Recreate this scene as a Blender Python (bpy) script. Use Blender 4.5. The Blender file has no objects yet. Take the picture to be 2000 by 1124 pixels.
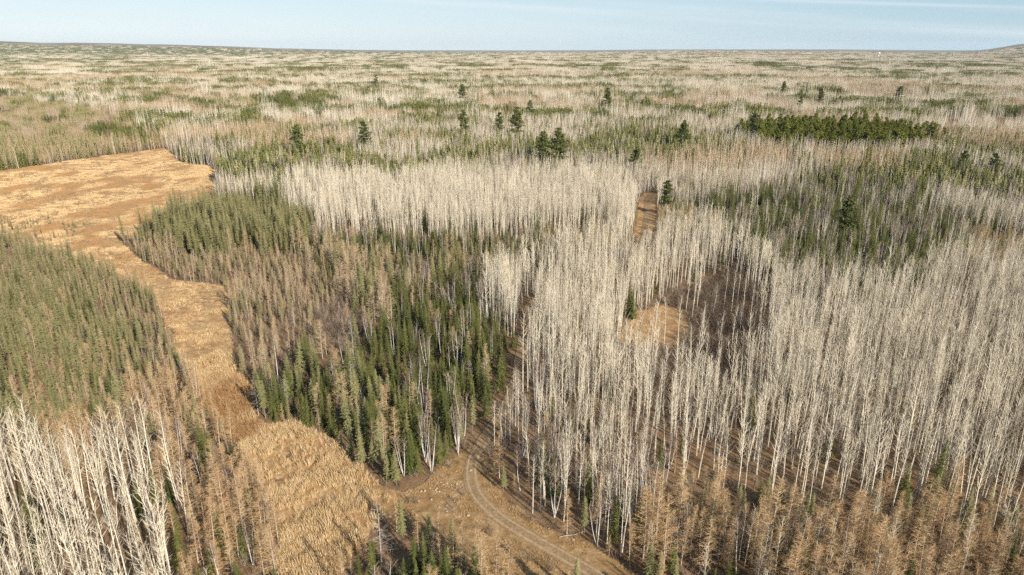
import bpy, math, random
import numpy as np
from mathutils import Vector, Matrix

# ------------------------------------------------------------------ camera, world, sun, exposure
SC = bpy.context.scene
COL = SC.collection
CAM_H = 80.0
PITCH = math.radians(19.3)
FPX = 1332.0                       # focal length in pixels of the 2000 px wide photograph
cam_d = bpy.data.cameras.new('camera')
cam_d.sensor_fit = 'HORIZONTAL'
cam_d.angle = 2 * math.atan(1000 / FPX)
cam_d.clip_start = 1.0
cam_d.clip_end = 120000
cam = bpy.data.objects.new('camera', cam_d)
COL.objects.link(cam)
cam.location = (0, 0, CAM_H)
cam.rotation_euler = (math.pi / 2 - PITCH, 0, 0)
SC.camera = cam

SUN_AZ = math.radians(143)         # clockwise from +Y (the view direction)
SUN_EL = math.radians(27)
world = bpy.data.worlds.new('World')
SC.world = world
world.use_nodes = True
wn = world.node_tree
wn.nodes.clear()


def N(nt, typ, **kw):
    n = nt.nodes.new(typ)
    for k, v in kw.items():
        setattr(n, k, v)
    return n


def math_node(nt, op, a, b=None, clamp=False):
    n = nt.nodes.new('ShaderNodeMath')
    n.operation = op
    n.use_clamp = clamp
    for i, v in enumerate((a, b)):
        if v is None:
            continue
        if isinstance(v, (int, float)):
            n.inputs[i].default_value = v
        else:
            nt.links.new(v, n.inputs[i])
    return n.outputs[0]


def build_world():
    nt = wn
    sky = N(nt, 'ShaderNodeTexSky', sky_type='NISHITA', sun_disc=False)
    sky.sun_elevation = SUN_EL
    sky.sun_rotation = SUN_AZ
    sky.altitude = 400
    sky.air_density = 1.0
    sky.dust_density = 0.25
    sky.ozone_density = 2.6
    # thin cirrus streaks and contrails drifting over the whole sky
    tc = N(nt, 'ShaderNodeTexCoord')
    sep = N(nt, 'ShaderNodeSeparateXYZ')
    nt.links.new(tc.outputs['Generated'], sep.inputs[0])
    az = math_node(nt, 'ARCTAN2', sep.outputs[0], sep.outputs[1])
    u = math_node(nt, 'ADD', sep.outputs[2], math_node(nt, 'MULTIPLY', az, 0.057))
    comb = N(nt, 'ShaderNodeCombineXYZ')
    nt.links.new(math_node(nt, 'MULTIPLY', az, 1.1), comb.inputs[0])
    nt.links.new(math_node(nt, 'MULTIPLY', u, 34.0), comb.inputs[1])
    nz = N(nt, 'ShaderNodeTexNoise')
    nz.inputs['Scale'].default_value = 1.3
    nz.inputs['Detail'].default_value = 5
    nz.inputs['Roughness'].default_value = 0.55
    nt.links.new(comb.outputs[0], nz.inputs['Vector'])
    mr = N(nt, 'ShaderNodeMapRange')
    mr.inputs['From Min'].default_value = 0.46
    mr.inputs['From Max'].default_value = 0.82
    mr.inputs['To Max'].default_value = 0.55
    nt.links.new(nz.outputs['Fac'], mr.inputs['Value'])

    def band(center, width, amp):
        d = math_node(nt, 'DIVIDE', math_node(nt, 'SUBTRACT', u, center), width)
        g = math_node(nt, 'POWER', 2.718, math_node(nt, 'MULTIPLY', math_node(nt, 'MULTIPLY', d, d), -1.0))
        return math_node(nt, 'MULTIPLY', g, amp)
    bsum = math_node(nt, 'ADD', band(0.053, 0.006, 0.75), band(0.078, 0.0022, 0.6))
    comb2 = N(nt, 'ShaderNodeCombineXYZ')
    nt.links.new(math_node(nt, 'MULTIPLY', az, 2.2), comb2.inputs[0])
    nt.links.new(math_node(nt, 'MULTIPLY', u, 70.0), comb2.inputs[1])
    nz2 = N(nt, 'ShaderNodeTexNoise')
    nz2.inputs['Scale'].default_value = 1.0
    nz2.inputs['Detail'].default_value = 4
    nt.links.new(comb2.outputs[0], nz2.inputs['Vector'])
    mr2 = N(nt, 'ShaderNodeMapRange')
    mr2.inputs['From Min'].default_value = 0.3
    mr2.inputs['From Max'].default_value = 0.75
    nt.links.new(nz2.outputs['Fac'], mr2.inputs['Value'])
    bsum = math_node(nt, 'MULTIPLY', bsum, mr2.outputs[0])
    cl = math_node(nt, 'ADD', mr.outputs[0], bsum, clamp=True)
    # pale veil of thin high haze, thickest at the horizon, whiter towards and opposite the sun than at right angles to it
    dt = math_node(nt, 'ADD', math_node(nt, 'MULTIPLY', sep.outputs[0], math.sin(SUN_AZ)), math_node(nt, 'MULTIPLY', sep.outputs[1], math.cos(SUN_AZ)))
    ph = math_node(nt, 'MULTIPLY', dt, dt)
    veil = N(nt, 'ShaderNodeMix', data_type='RGBA')
    veil.inputs['A'].default_value = (3.5, 5.1, 6.2, 1)
    veil.inputs['B'].default_value = (7.4, 8.0, 8.3, 1)
    nt.links.new(ph, veil.inputs['Factor'])
    el = math_node(nt, 'MAXIMUM', sep.outputs[2], 0.0)
    vb = N(nt, 'ShaderNodeMix', data_type='RGBA')
    vb.inputs['B'].default_value = (2.4, 4.5, 6.2, 1)
    nt.links.new(math_node(nt, 'MULTIPLY', el, 6.0, clamp=True), vb.inputs['Factor'])
    nt.links.new(veil.outputs['Result'], vb.inputs['A'])
    fall = math_node(nt, 'MULTIPLY', math_node(nt, 'POWER', 2.718, math_node(nt, 'MULTIPLY', el, -4.0)), 0.92)
    m1 = N(nt, 'ShaderNodeMix', data_type='RGBA')
    nt.links.new(fall, m1.inputs['Factor'])
    nt.links.new(sky.outputs[0], m1.inputs['A'])
    nt.links.new(vb.outputs['Result'], m1.inputs['B'])
    mix = N(nt, 'ShaderNodeMix', data_type='RGBA')
    mix.inputs['B'].default_value = (6.7, 7.3, 7.7, 1)
    nt.links.new(cl, mix.inputs['Factor'])
    nt.links.new(m1.outputs['Result'], mix.inputs['A'])
    bg = N(nt, 'ShaderNodeBackground')
    bg.inputs['Strength'].default_value = 0.08
    nt.links.new(mix.outputs['Result'], bg.inputs['Color'])
    out = N(nt, 'ShaderNodeOutputWorld')
    nt.links.new(bg.outputs[0], out.inputs[0])


build_world()
sun_d = bpy.data.lights.new('sun', 'SUN')
sun_d.energy = 5.0
sun_d.angle = math.radians(0.5)
sun_d.color = (1.0, 0.93, 0.82)
sun = bpy.data.objects.new('sun', sun_d)
COL.objects.link(sun)
TO_SUN = Vector((math.sin(SUN_AZ) * math.cos(SUN_EL), math.cos(SUN_AZ) * math.cos(SUN_EL), math.sin(SUN_EL)))
sun.rotation_euler = TO_SUN.to_track_quat('Z', 'Y').to_euler()
sun.location = TO_SUN * 300

vs = SC.view_settings
vs.view_transform = 'Standard'
vs.look = 'None'
vs.exposure = 0.62
vs.gamma = 1.0
vs.use_curve_mapping = False
SC.render.engine = 'CYCLES'
SC.cycles.use_denoising = False
SC.cycles.filter_width = 1.5
SC.cycles.max_bounces = 4
SC.cycles.diffuse_bounces = 3
SC.cycles.glossy_bounces = 1
SC.cycles.transmission_bounces = 2
SC.cycles.volume_bounces = 0
SC.cycles.use_adaptive_sampling = False
SC.render.film_transparent = False

# ------------------------------------------------------------------ helpers
rng = np.random.default_rng(11)
random.seed(11)
CP, SP = math.cos(PITCH), math.sin(PITCH)


def at(px, py):
    """photo pixel -> point on the flat ground"""
    u, v = (px - 1000) / FPX, (py - 562) / FPX
    dy = CP - v * SP
    dz = -SP - v * CP
    t = -CAM_H / dz
    return (u * t, dy * t)


def project(x, y, z):
    x, y, z = np.asarray(x, float), np.asarray(y, float), np.asarray(z, float)
    zc = z - CAM_H
    depth = y * CP - zc * SP
    up = y * SP + zc * CP
    return 1000 + FPX * x / depth, 562 - FPX * up / depth, depth


def hash2(ix, iy, seed):
    h = (ix.astype(np.int64) * 374761393 + iy.astype(np.int64) * 668265263 + seed * 1274126177) & 0xFFFFFFFF
    h = ((h ^ (h >> 13)) * 1274126177) & 0xFFFFFFFF
    h = (h ^ (h >> 16)) & 0xFFFFFFFF
    return h / 4294967295.0


def vnoise(x, y, seed=0):
    x, y = np.asarray(x, float), np.asarray(y, float)
    ix, iy = np.floor(x), np.floor(y)
    fx, fy = x - ix, y - iy
    fx, fy = fx * fx * (3 - 2 * fx), fy * fy * (3 - 2 * fy)
    a = hash2(ix, iy, seed); b = hash2(ix + 1, iy, seed)
    c = hash2(ix, iy + 1, seed); d = hash2(ix + 1, iy + 1, seed)
    return (a * (1 - fx) + b * fx) * (1 - fy) + (c * (1 - fx) + d * fx) * fy


def fbm(x, y, seed=0, octv=3):
    s = 0; a = 0.5; t = 0
    for o in range(octv):
        s = s + a * vnoise(x * 2 ** o, y * 2 ** o, seed + 17 * o); t += a; a *= 0.5
    return s / t


def sstep(a, b, v):
    t = np.clip((v - a) / (b - a), 0, 1)
    return t * t * (3 - 2 * t)


def terrain(x, y):
    x, y = np.asarray(x, float), np.asarray(y, float)
    r = np.hypot(x, y)
    az = np.arctan2(x, y)
    z = 0.6 * (fbm(x / 40, y / 40, 5, 2) - 0.5)
    z = z + 14 * sstep(700, 3500, r) * (fbm(x / 900, y / 900, 8) - 0.5)
    z = z + 24 * sstep(3500, 9000, r) * (fbm(x / 2500, y / 2500, 9) - 0.45)
    # low wooded ridges on the skyline
    ridge = sstep(9000, 13000, r)
    prof = 170 * sstep(-0.10, -0.60, az) + 150 * sstep(0.56, 0.635, az) + 35 * sstep(0.05, 0.25, az) * sstep(0.62, 0.4, az)
    prof = prof * (0.82 + 0.36 * fbm(az * 14, r * 0 + 3, 21))
    z = z + ridge * (prof + 16)
    return z


def in_poly(x, y, poly):
    inside = np.zeros(x.shape, bool)
    n = len(poly)
    j = n - 1
    for i in range(n):
        xi, yi = poly[i]; xj, yj = poly[j]
        if yi != yj:
            c = ((yi > y) != (yj > y)) & (x < (xj - xi) * (y - yi) / (yj - yi) + xi)
            inside ^= c
        j = i
    return inside


def W(pts):
    return [at(*p) for p in pts]


class MB:
    """collects vertices and faces with a material slot number"""
    def __init__(self):
        self.v, self.f, self.m, self.n = [], [], [], 0

    def add(self, verts, faces, m=0):
        b = self.n
        self.v.extend(verts)
        self.n += len(verts)
        self.f.extend([tuple(i + b for i in f) for f in faces])
        self.m.extend([m] * len(faces))

    def tube(self, pts, rad, sides=4, m=0):
        pts = [Vector(p) for p in pts]
        verts, faces = [], []
        k = len(pts)
        tip = rad[-1] <= 0
        for i, p in enumerate(pts):
            if tip and i == k - 1:
                verts.append(p[:]); continue
            d = (pts[min(i + 1, k - 1)] - pts[max(i - 1, 0)]).normalized()
            a = d.orthogonal().normalized()
            b = d.cross(a)
            for s in range(sides):
                t = 2 * math.pi * s / sides
                verts.append((p + (a * math.cos(t) + b * math.sin(t)) * rad[i])[:])
        for i in range(k - 1):
            for s in range(sides):
                s2 = (s + 1) % sides
                if tip and i == k - 2:
                    faces.append((i * sides + s, i * sides + s2, (k - 1) * sides))
                else:
                    faces.append((i * sides + s, i * sides + s2, (i + 1) * sides + s2, (i + 1) * sides + s))
        self.add(verts, faces, m)

    def mesh(self, name, mats, smooth=False):
        me = bpy.data.meshes.new(name)
        me.from_pydata([tuple(map(float, v)) for v in self.v], [], self.f)
        for mt in mats:
            me.materials.append(mt)
        if len(mats) > 1:
            me.polygons.foreach_set('material_index', np.array(self.m, np.int32))
        if smooth:
            me.polygons.foreach_set('use_smooth', np.ones(len(self.f), bool))
        me.update()
        return me


def merged(a, b):
    r = MB()
    r.add(a.v, a.f, 0)
    r.add(b.v, b.f, 1)
    return r


# ------------------------------------------------------------------ materials
def mat_plain(name, c1, c2, rough=0.9, nscale=0.6, c3=None, tint=None, stretch=None, amount=1.0, bump=0.0):
    """colour runs between c1 and c2 from plant to plant, with a fine noise inside each; tint = colour taken up along
    the point attribute of that name"""
    m = bpy.data.materials.new(name)
    m.use_nodes = True
    nt = m.node_tree
    b = nt.nodes['Principled BSDF']
    b.inputs['Roughness'].default_value = rough
    b.inputs['Specular IOR Level'].default_value = 0.15
    oi = N(nt, 'ShaderNodeObjectInfo')
    mx = N(nt, 'ShaderNodeMix', data_type='RGBA')
    mx.inputs['A'].default_value = (*c1, 1)
    mx.inputs['B'].default_value = (*c2, 1)
    nt.links.new(oi.outputs['Random'], mx.inputs['Factor'])
    col = mx.outputs['Result']
    if tint:
        at_ = N(nt, 'ShaderNodeAttribute', attribute_type='INSTANCER', attribute_name='tint')
        m2 = N(nt, 'ShaderNodeMix', data_type='RGBA')
        m2.inputs['B'].default_value = (*tint, 1)
        nt.links.new(at_.outputs['Fac'], m2.inputs['Factor'])
        nt.links.new(col, m2.inputs['A'])
        col = m2.outputs['Result']
    tc = N(nt, 'ShaderNodeTexCoord')
    nz = N(nt, 'ShaderNodeTexNoise')
    nz.inputs['Scale'].default_value = nscale
    nz.inputs['Detail'].default_value = 3
    if stretch:
        mp = N(nt, 'ShaderNodeMapping')
        mp.inputs['Scale'].default_value = stretch
        nt.links.new(tc.outputs['Object'], mp.inputs['Vector'])
        nt.links.new(mp.outputs[0], nz.inputs['Vector'])
    else:
        nt.links.new(tc.outputs['Object'], nz.inputs['Vector'])
    mr = N(nt, 'ShaderNodeMapRange')
    mr.inputs['From Min'].default_value = 0.35
    mr.inputs['From Max'].default_value = 0.68
    nt.links.new(nz.outputs['Fac'], mr.inputs['Value'])
    m3 = N(nt, 'ShaderNodeMix', data_type='RGBA')
    c3 = c3 or tuple(0.6 * 0.5 * (p + q) for p, q in zip(c1, c2))
    m3.inputs['B'].default_value = (*c3, 1)
    nt.links.new(math_node(nt, 'MULTIPLY', mr.outputs[0], amount), m3.inputs['Factor'])
    nt.links.new(col, m3.inputs['A'])
    nt.links.new(m3.outputs['Result'], b.inputs['Base Color'])
    return m


MT = {}
MT['aspen_bark'] = mat_plain('aspen_bark', (0.63, 0.555, 0.42), (0.73, 0.665, 0.54), nscale=1.0, stretch=(2, 2, 5), c3=(0.34, 0.30, 0.24), amount=0.55)
MT['aspen_twig'] = mat_plain('aspen_twig', (0.58, 0.495, 0.36), (0.70, 0.615, 0.475), nscale=0.5, c3=(0.46, 0.38, 0.27), amount=0.6)
MT['birch_bark'] = mat_plain('birch_bark', (0.66, 0.62, 0.56), (0.76, 0.73, 0.68), nscale=1.0, stretch=(2, 2, 6), c3=(0.28, 0.24, 0.20), amount=0.5)
MT['birch_twig'] = mat_plain('birch_twig', (0.27, 0.185, 0.135), (0.38, 0.29, 0.22), nscale=0.6)
MT['spruce_leaf'] = mat_plain('spruce_leaf', (0.088, 0.100, 0.024), (0.195, 0.175, 0.050), nscale=0.9, c3=(0.065, 0.08, 0.022), tint=(0.23, 0.19, 0.08))
MT['black_leaf'] = mat_plain('black_leaf', (0.235, 0.220, 0.085), (0.355, 0.305, 0.145), nscale=0.8, c3=(0.18, 0.17, 0.07), tint=(0.38, 0.27, 0.16))
MT['conifer_bark'] = mat_plain('conifer_bark', (0.22, 0.18, 0.14), (0.32, 0.28, 0.23), nscale=2)
MT['larch_twig'] = mat_plain('larch_twig', (0.52, 0.30, 0.125), (0.54, 0.385, 0.205), nscale=0.5, c3=(0.37, 0.27, 0.165), tint=(0.45, 0.37, 0.25), amount=0.7)
MT['larch_bark'] = mat_plain('larch_bark', (0.42, 0.35, 0.27), (0.56, 0.50, 0.42), nscale=2)
MT['pine_leaf'] = mat_plain('pine_leaf', (0.14, 0.155, 0.022), (0.26, 0.24, 0.045), nscale=0.5, c3=(0.10, 0.12, 0.02))
MT['whitepine_leaf'] = mat_plain('whitepine_leaf', (0.105, 0.125, 0.03), (0.18, 0.175, 0.055), nscale=0.5, c3=(0.05, 0.07, 0.02))
MT['dead_wood'] = mat_plain('dead_wood', (0.40, 0.34, 0.27), (0.54, 0.49, 0.42), nscale=1.5)
MT['grass'] = mat_plain('grass', (0.50, 0.335, 0.155), (0.76, 0.585, 0.35), nscale=1.0, c3=(0.44, 0.28, 0.125), tint=(0.34, 0.185, 0.08), amount=0.5)
MT['brush'] = mat_plain('brush', (0.17, 0.11, 0.075), (0.29, 0.21, 0.15), nscale=0.7, tint=(0.34, 0.29, 0.22))
MT['rock'] = mat_plain('rock', (0.38, 0.30, 0.21), (0.54, 0.47, 0.37), nscale=3)


def mat_ground(name, cols, scales, rough=1.0, bump=0.3):
    """three colours laid over each other by two noises in world metres"""
    m = bpy.data.materials.new(name)
    m.use_nodes = True
    nt = m.node_tree
    b = nt.nodes['Principled BSDF']
    b.inputs['Roughness'].default_value = rough
    b.inputs['Specular IOR Level'].default_value = 0.1
    geo = N(nt, 'ShaderNodeNewGeometry')
    col = None
    fac = None
    for i, (c, s) in enumerate(zip(cols[1:], scales)):
        nz = N(nt, 'ShaderNodeTexNoise')
        nz.inputs['Scale'].default_value = s
        nz.inputs['Detail'].default_value = 6
        nz.inputs['Roughness'].default_value = 0.65
        nt.links.new(geo.outputs['Position'], nz.inputs['Vector'])
        mr = N(nt, 'ShaderNodeMapRange')
        mr.inputs['From Min'].default_value = 0.42
        mr.inputs['From Max'].default_value = 0.62
        nt.links.new(nz.outputs['Fac'], mr.inputs['Value'])
        mx = N(nt, 'ShaderNodeMix', data_type='RGBA')
        if col is None:
            mx.inputs['A'].default_value = (*cols[0], 1)
        else:
            nt.links.new(col, mx.inputs['A'])
        mx.inputs['B'].default_value = (*c, 1)
        nt.links.new(mr.outputs[0], mx.inputs['Factor'])
        col = mx.outputs['Result']
        fac = nz.outputs['Fac']
    nt.links.new(col, b.inputs['Base Color'])
    bp = N(nt, 'ShaderNodeBump')
    bp.inputs['Strength'].default_value = bump
    bp.inputs['Distance'].default_value = 0.3
    nt.links.new(fac, bp.inputs['Height'])
    nt.links.new(bp.outputs[0], b.inputs['Normal'])
    return m


MT['forest_floor'] = mat_ground('forest_floor', [(0.19, 0.12, 0.066), (0.115, 0.074, 0.044), (0.29, 0.20, 0.12), (0.22, 0.125, 0.058)], [0.12, 1.6, 0.5])
MT['far_land'] = mat_ground('far_land', [(0.30, 0.25, 0.18), (0.09, 0.10, 0.055), (0.34, 0.28, 0.21), (0.16, 0.14, 0.09)], [0.0011, 0.004, 0.0023], bump=0)
MT['meadow'] = mat_ground('meadow', [(0.42, 0.265, 0.12), (0.28, 0.15, 0.065), (0.56, 0.40, 0.21), (0.34, 0.19, 0.085)], [0.05, 0.9, 0.25])
MT['track'] = mat_ground('track', [(0.31, 0.205, 0.11), (0.40, 0.285, 0.165), (0.24, 0.15, 0.075)], [0.6, 2.5], bump=0.4)
MT['rut'] = mat_ground('rut', [(0.42, 0.305, 0.18), (0.33, 0.23, 0.13)], [1.2], bump=0.3)
MT['clearing'] = mat_ground('clearing', [(0.31, 0.19, 0.085), (0.50, 0.36, 0.20), (0.15, 0.09, 0.045), (0.34, 0.20, 0.08)], [0.22, 0.55, 2.2], bump=0.5)


# ------------------------------------------------------------------ tree shapes (trunk, crown), real metres
def rnd(a, b):
    return random.uniform(a, b)


def stem_path(h, lean=0.03, bend=0.25, k=7):
    ax, ay = rnd(-lean, lean), rnd(-lean, lean)
    p1, p2 = rnd(0, 6.3), rnd(0, 6.3)
    out = []
    for i in range(k):
        t = i / (k - 1)
        out.append(Vector((ax * h * t + bend * math.sin(t * 4 + p1) * t, ay * h * t + bend * math.sin(t * 4 + p2) * t, h * t)))
    return out


def lerp_path(path, t):
    f = t * (len(path) - 1)
    i = min(int(f), len(path) - 2)
    return path[i].lerp(path[i + 1], f - i)


def bough(crown, p, az, el, ln, r0, twigs, tw_len, tw_r, curve=0.25):
    d = Vector((math.cos(az) * math.cos(el), math.sin(az) * math.cos(el), math.sin(el)))
    a = p
    b = p + d * ln * 0.5
    c = p + d * ln + Vector((0, 0, curve * ln))
    crown.tube([a, b, c], [r0, r0 * 0.7, 0], 3)
    for q in range(twigs):
        t = 0.25 + 0.75 * (q + rnd(0, 1)) / twigs
        s = a.lerp(b, t * 2) if t < 0.5 else b.lerp(c, t * 2 - 1)
        dd = (d + Vector((rnd(-1, 1), rnd(-1, 1), rnd(-0.2, 0.9))) * 0.75).normalized()
        crown.tube([s, s + dd * tw_len * rnd(0.6, 1.2)], [tw_r, 0], 3)


def make_aspen(h=15.5, start=0.45, width=1.1, n=32, twigs=4, fork=False, lean=0.03, thick=1.0):
    tr, cr = MB(), MB()
    paths = [stem_path(h, lean)]
    base_r = 0.135 * thick
    if fork:
        s = lerp_path(paths[0], 0.42)
        a = rnd(0, 6.3)
        top = s + Vector((math.cos(a) * 1.7, math.sin(a) * 1.7, h * 0.5))
        paths.append([s, s.lerp(top, 0.3) + Vector((math.cos(a), math.sin(a), 0)) * 0.35, s.lerp(top, 0.65), top])
    for j, p in enumerate(paths):
        k = len(p)
        r0 = base_r if j == 0 else base_r * 0.6
        tr.tube(p, [r0 * (1 - 0.80 * i / (k - 1)) for i in range(k)], 5)
        nn = n if j == 0 else n // 2
        for q in range(nn):
            t = start + (0.985 - start) * (q + rnd(0, 1)) / nn
            if j == 1:
                t = 0.15 + 0.84 * (q + rnd(0, 1)) / nn
            rel = (t - start) / (1 - start) if j == 0 else t
            ln = width * (0.55 + 0.75 * math.sin(min(1, rel + 0.22) * 2.7)) * rnd(0.6, 1.25)
            bough(cr, lerp_path(p, t), rnd(0, 6.3), rnd(0.65, 1.15), max(ln, 0.4), 0.034 * thick * (1.15 - 0.5 * rel), twigs, 0.7, 0.0135)
        # a few dead stubs lower down
        if j == 0:
            for q in range(6):
                t = rnd(0.2, start)
                bough(cr, lerp_path(p, t), rnd(0, 6.3), rnd(0.0, 0.5), rnd(0.4, 1.1), 0.025, 1, 0.4, 0.014)
    return tr, cr


def spray(cr, p, az, ln, droop, wid):
    """one conifer branch: a drooping, folded, saw-edged spray of needles"""
    ca, sa = math.cos(az), math.sin(az)
    out = Vector((ca, sa, 0)); side = Vector((-sa, ca, 0)); up = Vector((0, 0, 1))
    k = 3
    sp = []
    for i in range(k + 1):
        t = i / k
        sp.append(p + out * ln * t - up * droop * ln * (t ** 1.3) + up * 0.16 * ln * t ** 3)
    verts, faces = [s[:] for s in sp], []
    for sgn in (-1, 1):
        for i in range(k):
            t = (i + 0.55) / k
            w = wid * (1 - 0.65 * t) * rnd(0.75, 1.25)
            tip = sp[i].lerp(sp[i + 1], 0.75) + side * sgn * w + out * w * 0.35 - up * w * rnd(0.25, 0.6)
            verts.append(tip[:])
            faces.append((i, i + 1, len(verts) - 1))
    cr.add(verts, faces)


def make_spruce(h=9.0, R=1.5, start=0.06, levels=22, per=7, power=0.85, droop=0.38, bare=0.0, gap=0.0):
    tr, cr = MB(), MB()
    p = stem_path(h, 0.02, 0.06, 5)
    tr.tube(p, [0.012 * h * (1 - 0.95 * i / 4) for i in range(5)], 5)
    for L in range(levels):
        t = start + (1 - start) * (L / levels) ** 0.92
        r = R * (1 - t) ** power * rnd(0.85, 1.12) + 0.10
        nn = max(3, round(per * (0.65 + 0.55 * (1 - t))))
        a0 = rnd(0, 6.3)
        for q in range(nn):
            if random.random() < gap:
                continue
            ln = r * rnd(0.72, 1.2)
            spray(cr, lerp_path(p, min(0.995, t + rnd(-0.012, 0.012))), a0 + 6.283 * q / nn + rnd(-0.3, 0.3), ln, droop * rnd(0.7, 1.3), 0.16 + 0.30 * ln)
    top = p[-1]
    cr.tube([top - Vector((0, 0, h * 0.06)), top + Vector((0, 0, 0.25))], [0.09, 0], 4)
    for q in range(int(bare * 14)):
        t = rnd(0.05, start + 0.05)
        bough(tr, lerp_path(p, t), rnd(0, 6.3), rnd(-0.4, 0.1), rnd(0.3, 0.7), 0.02, 0, 0.3, 0.01, 0)
    return tr, cr


def make_larch(h=10.0, R=1.7, n=84, twigs=13, start=0.12, thick=1.0):
    tr, cr = MB(), MB()
    p = stem_path(h, 0.02, 0.1, 6)
    tr.tube(p, [0.0125 * h * (1 - 0.93 * i / 5) for i in range(6)], 5)
    for q in range(n):
        t = start + (0.99 - start) * ((q + rnd(0, 1)) / n) ** 0.9
        ln = R * (1 - t) ** 0.75 * rnd(0.65, 1.15) + 0.2
        az = rnd(0, 6.3)
        el = rnd(-0.12, 0.30) + 0.35 * t
        d = Vector((math.cos(az) * math.cos(el), math.sin(az) * math.cos(el), math.sin(el)))
        s = lerp_path(p, t)
        e = s + d * ln
        cr.tube([s, e], [0.026 * thick, 0], 3)
        nt_ = max(3, int(twigs * (0.5 + 0.6 * ln / R)))
        for w in range(nt_):
            b = s.lerp(e, 0.15 + 0.85 * (w + rnd(0, 1)) / nt_)
            dd = (d * 0.5 + Vector((rnd(-1, 1), rnd(-1, 1), rnd(-0.55, 0.75)))).normalized()
            cr.tube([b, b + dd * rnd(0.28, 0.7)], [0.0145 * thick, 0], 3)
    return tr, cr


def make_birch(h=10.5, stems=3, n=16, twigs=8):
    tr, cr = MB(), MB()
    a0 = rnd(0, 6.3)
    for s in range(stems):
        a = a0 + 6.283 * s / stems + rnd(-0.4, 0.4)
        hh = h * rnd(0.8, 1.05)
        sp = rnd(0.08, 0.2) * hh
        k = 6
        p = []
        for i in range(k):
            t = i / (k - 1)
            p.append(Vector((math.cos(a) * (0.1 + sp * t ** 0.8) + 0.12 * math.sin(5 * t + a), math.sin(a) * (0.1 + sp * t ** 0.8), hh * t)))
        tr.tube(p, [0.085 * (1 - 0.85 * i / (k - 1)) for i in range(k)], 5)
        for q in range(n):
            t = 0.5 + 0.49 * (q + rnd(0, 1)) / n
            bough(cr, lerp_path(p, t), rnd(0, 6.3), rnd(0.5, 1.2), rnd(0.7, 1.5) * (1.3 - 0.6 * t), 0.026, twigs, 0.6, 0.015)
    return tr, cr


def tuft(cr, c, rx, rz, n, size):
    """clump of needle bunches spread through a flattened ball"""
    for _ in range(n):
        d = Vector((random.gauss(0, 1), random.gauss(0, 1), random.gauss(0, 1))).normalized()
        q = c + Vector((d.x * rx, d.y * rx, d.z * rz)) * rnd(0.45, 1.0)
        o = (d + Vector((rnd(-.5, .5), rnd(-.5, .5), rnd(0, .8)))).normalized()
        s = o.orthogonal().normalized()
        s.rotate(Matrix.Rotation(rnd(0, 6.3), 3, o))
        z = size * rnd(0.7, 1.3)
        a, b, c2 = q - s * z * 0.5, q + s * z * 0.5, q + o * z * 1.2
        e = q + o.cross(s) * z * 0.45 + o * z * 0.3
        cr.add([a[:], b[:], c2[:], e[:]], [(0, 1, 2), (0, 3, 2)])


def make_whitepine(h=24, tiers=11):
    tr, cr = MB(), MB()
    p = stem_path(h, 0.015, 0.3, 6)
    tr.tube(p, [0.36 * (1 - 0.9 * i / 5) for i in range(6)], 6)
    a0 = rnd(0, 6.3)
    for k in range(tiers):
        t = 0.33 + 0.66 * k / (tiers - 1)
        ln0 = 5.6 * (1 - t) ** 0.55 * rnd(0.8, 1.2) + 0.5
        for q in range(4 if k < tiers - 2 else 3):
            if random.random() < 0.12:
                continue
            az = a0 + k * 1.1 + q * 1.57 + rnd(-0.5, 0.5)
            ln = ln0 * rnd(0.6, 1.2)
            s = lerp_path(p, min(t, 0.99))
            e = s + Vector((math.cos(az) * ln, math.sin(az) * ln, ln * rnd(0.02, 0.22)))
            tr.tube([s, e], [0.09, 0.02], 3)
            for g in (0.45, 0.75, 1.0):
                tuft(cr, s.lerp(e, g) + Vector((0, 0, 0.25)), 0.6 + 0.24 * ln * g, 0.4, 18, 0.7)
    tuft(cr, p[-1] - Vector((0, 0, 0.5)), 0.7, 0.9, 16, 0.5)
    return tr, cr


def make_redpine(h=15, n=26):
    tr, cr = MB(), MB()
    p = stem_path(h, 0.02, 0.15, 5)
    tr.tube(p, [0.19 * (1 - 0.85 * i / 4) for i in range(5)], 5)
    for k in range(n):
        t = 0.4 + 0.58 * (k + rnd(0, 1)) / n
        rel = (t - 0.4) / 0.6
        r = 2.1 * math.sin(min(1.0, 0.25 + rel * 0.95) * math.pi * 0.92) ** 0.8 * rnd(0.6, 1.1)
        az = rnd(0, 6.3)
        s = lerp_path(p, min(t, 0.98))
        e = s + Vector((math.cos(az) * r, math.sin(az) * r, 0.35 * r))
        tr.tube([s, e], [0.05, 0.015], 3)
        tuft(cr, e, 0.75, 0.6, 20, 0.55)
    tuft(cr, p[-1], 0.6, 0.7, 20, 0.5)
    return tr, cr


def make_snag(h=9, n=14, gnarled=False):
    tr, cr = MB(), MB()
    p = stem_path(h, 0.06, 0.3, 6)
    tr.tube(p, [0.15 * (1 - 0.8 * i / 5) for i in range(6)], 5)
    for q in range(n):
        t = 0.3 + 0.69 * (q + rnd(0, 1)) / n
        el = rnd(-0.1, 0.9)
        bough(cr, lerp_path(p, t), rnd(0, 6.3), el, rnd(0.6, 1.5) * (2.0 if gnarled else 1.0) * (1.2 - 0.7 * t), 0.06 if gnarled else 0.03, 5, 0.8 if gnarled else 0.45, 0.022)
    return tr, cr


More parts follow.
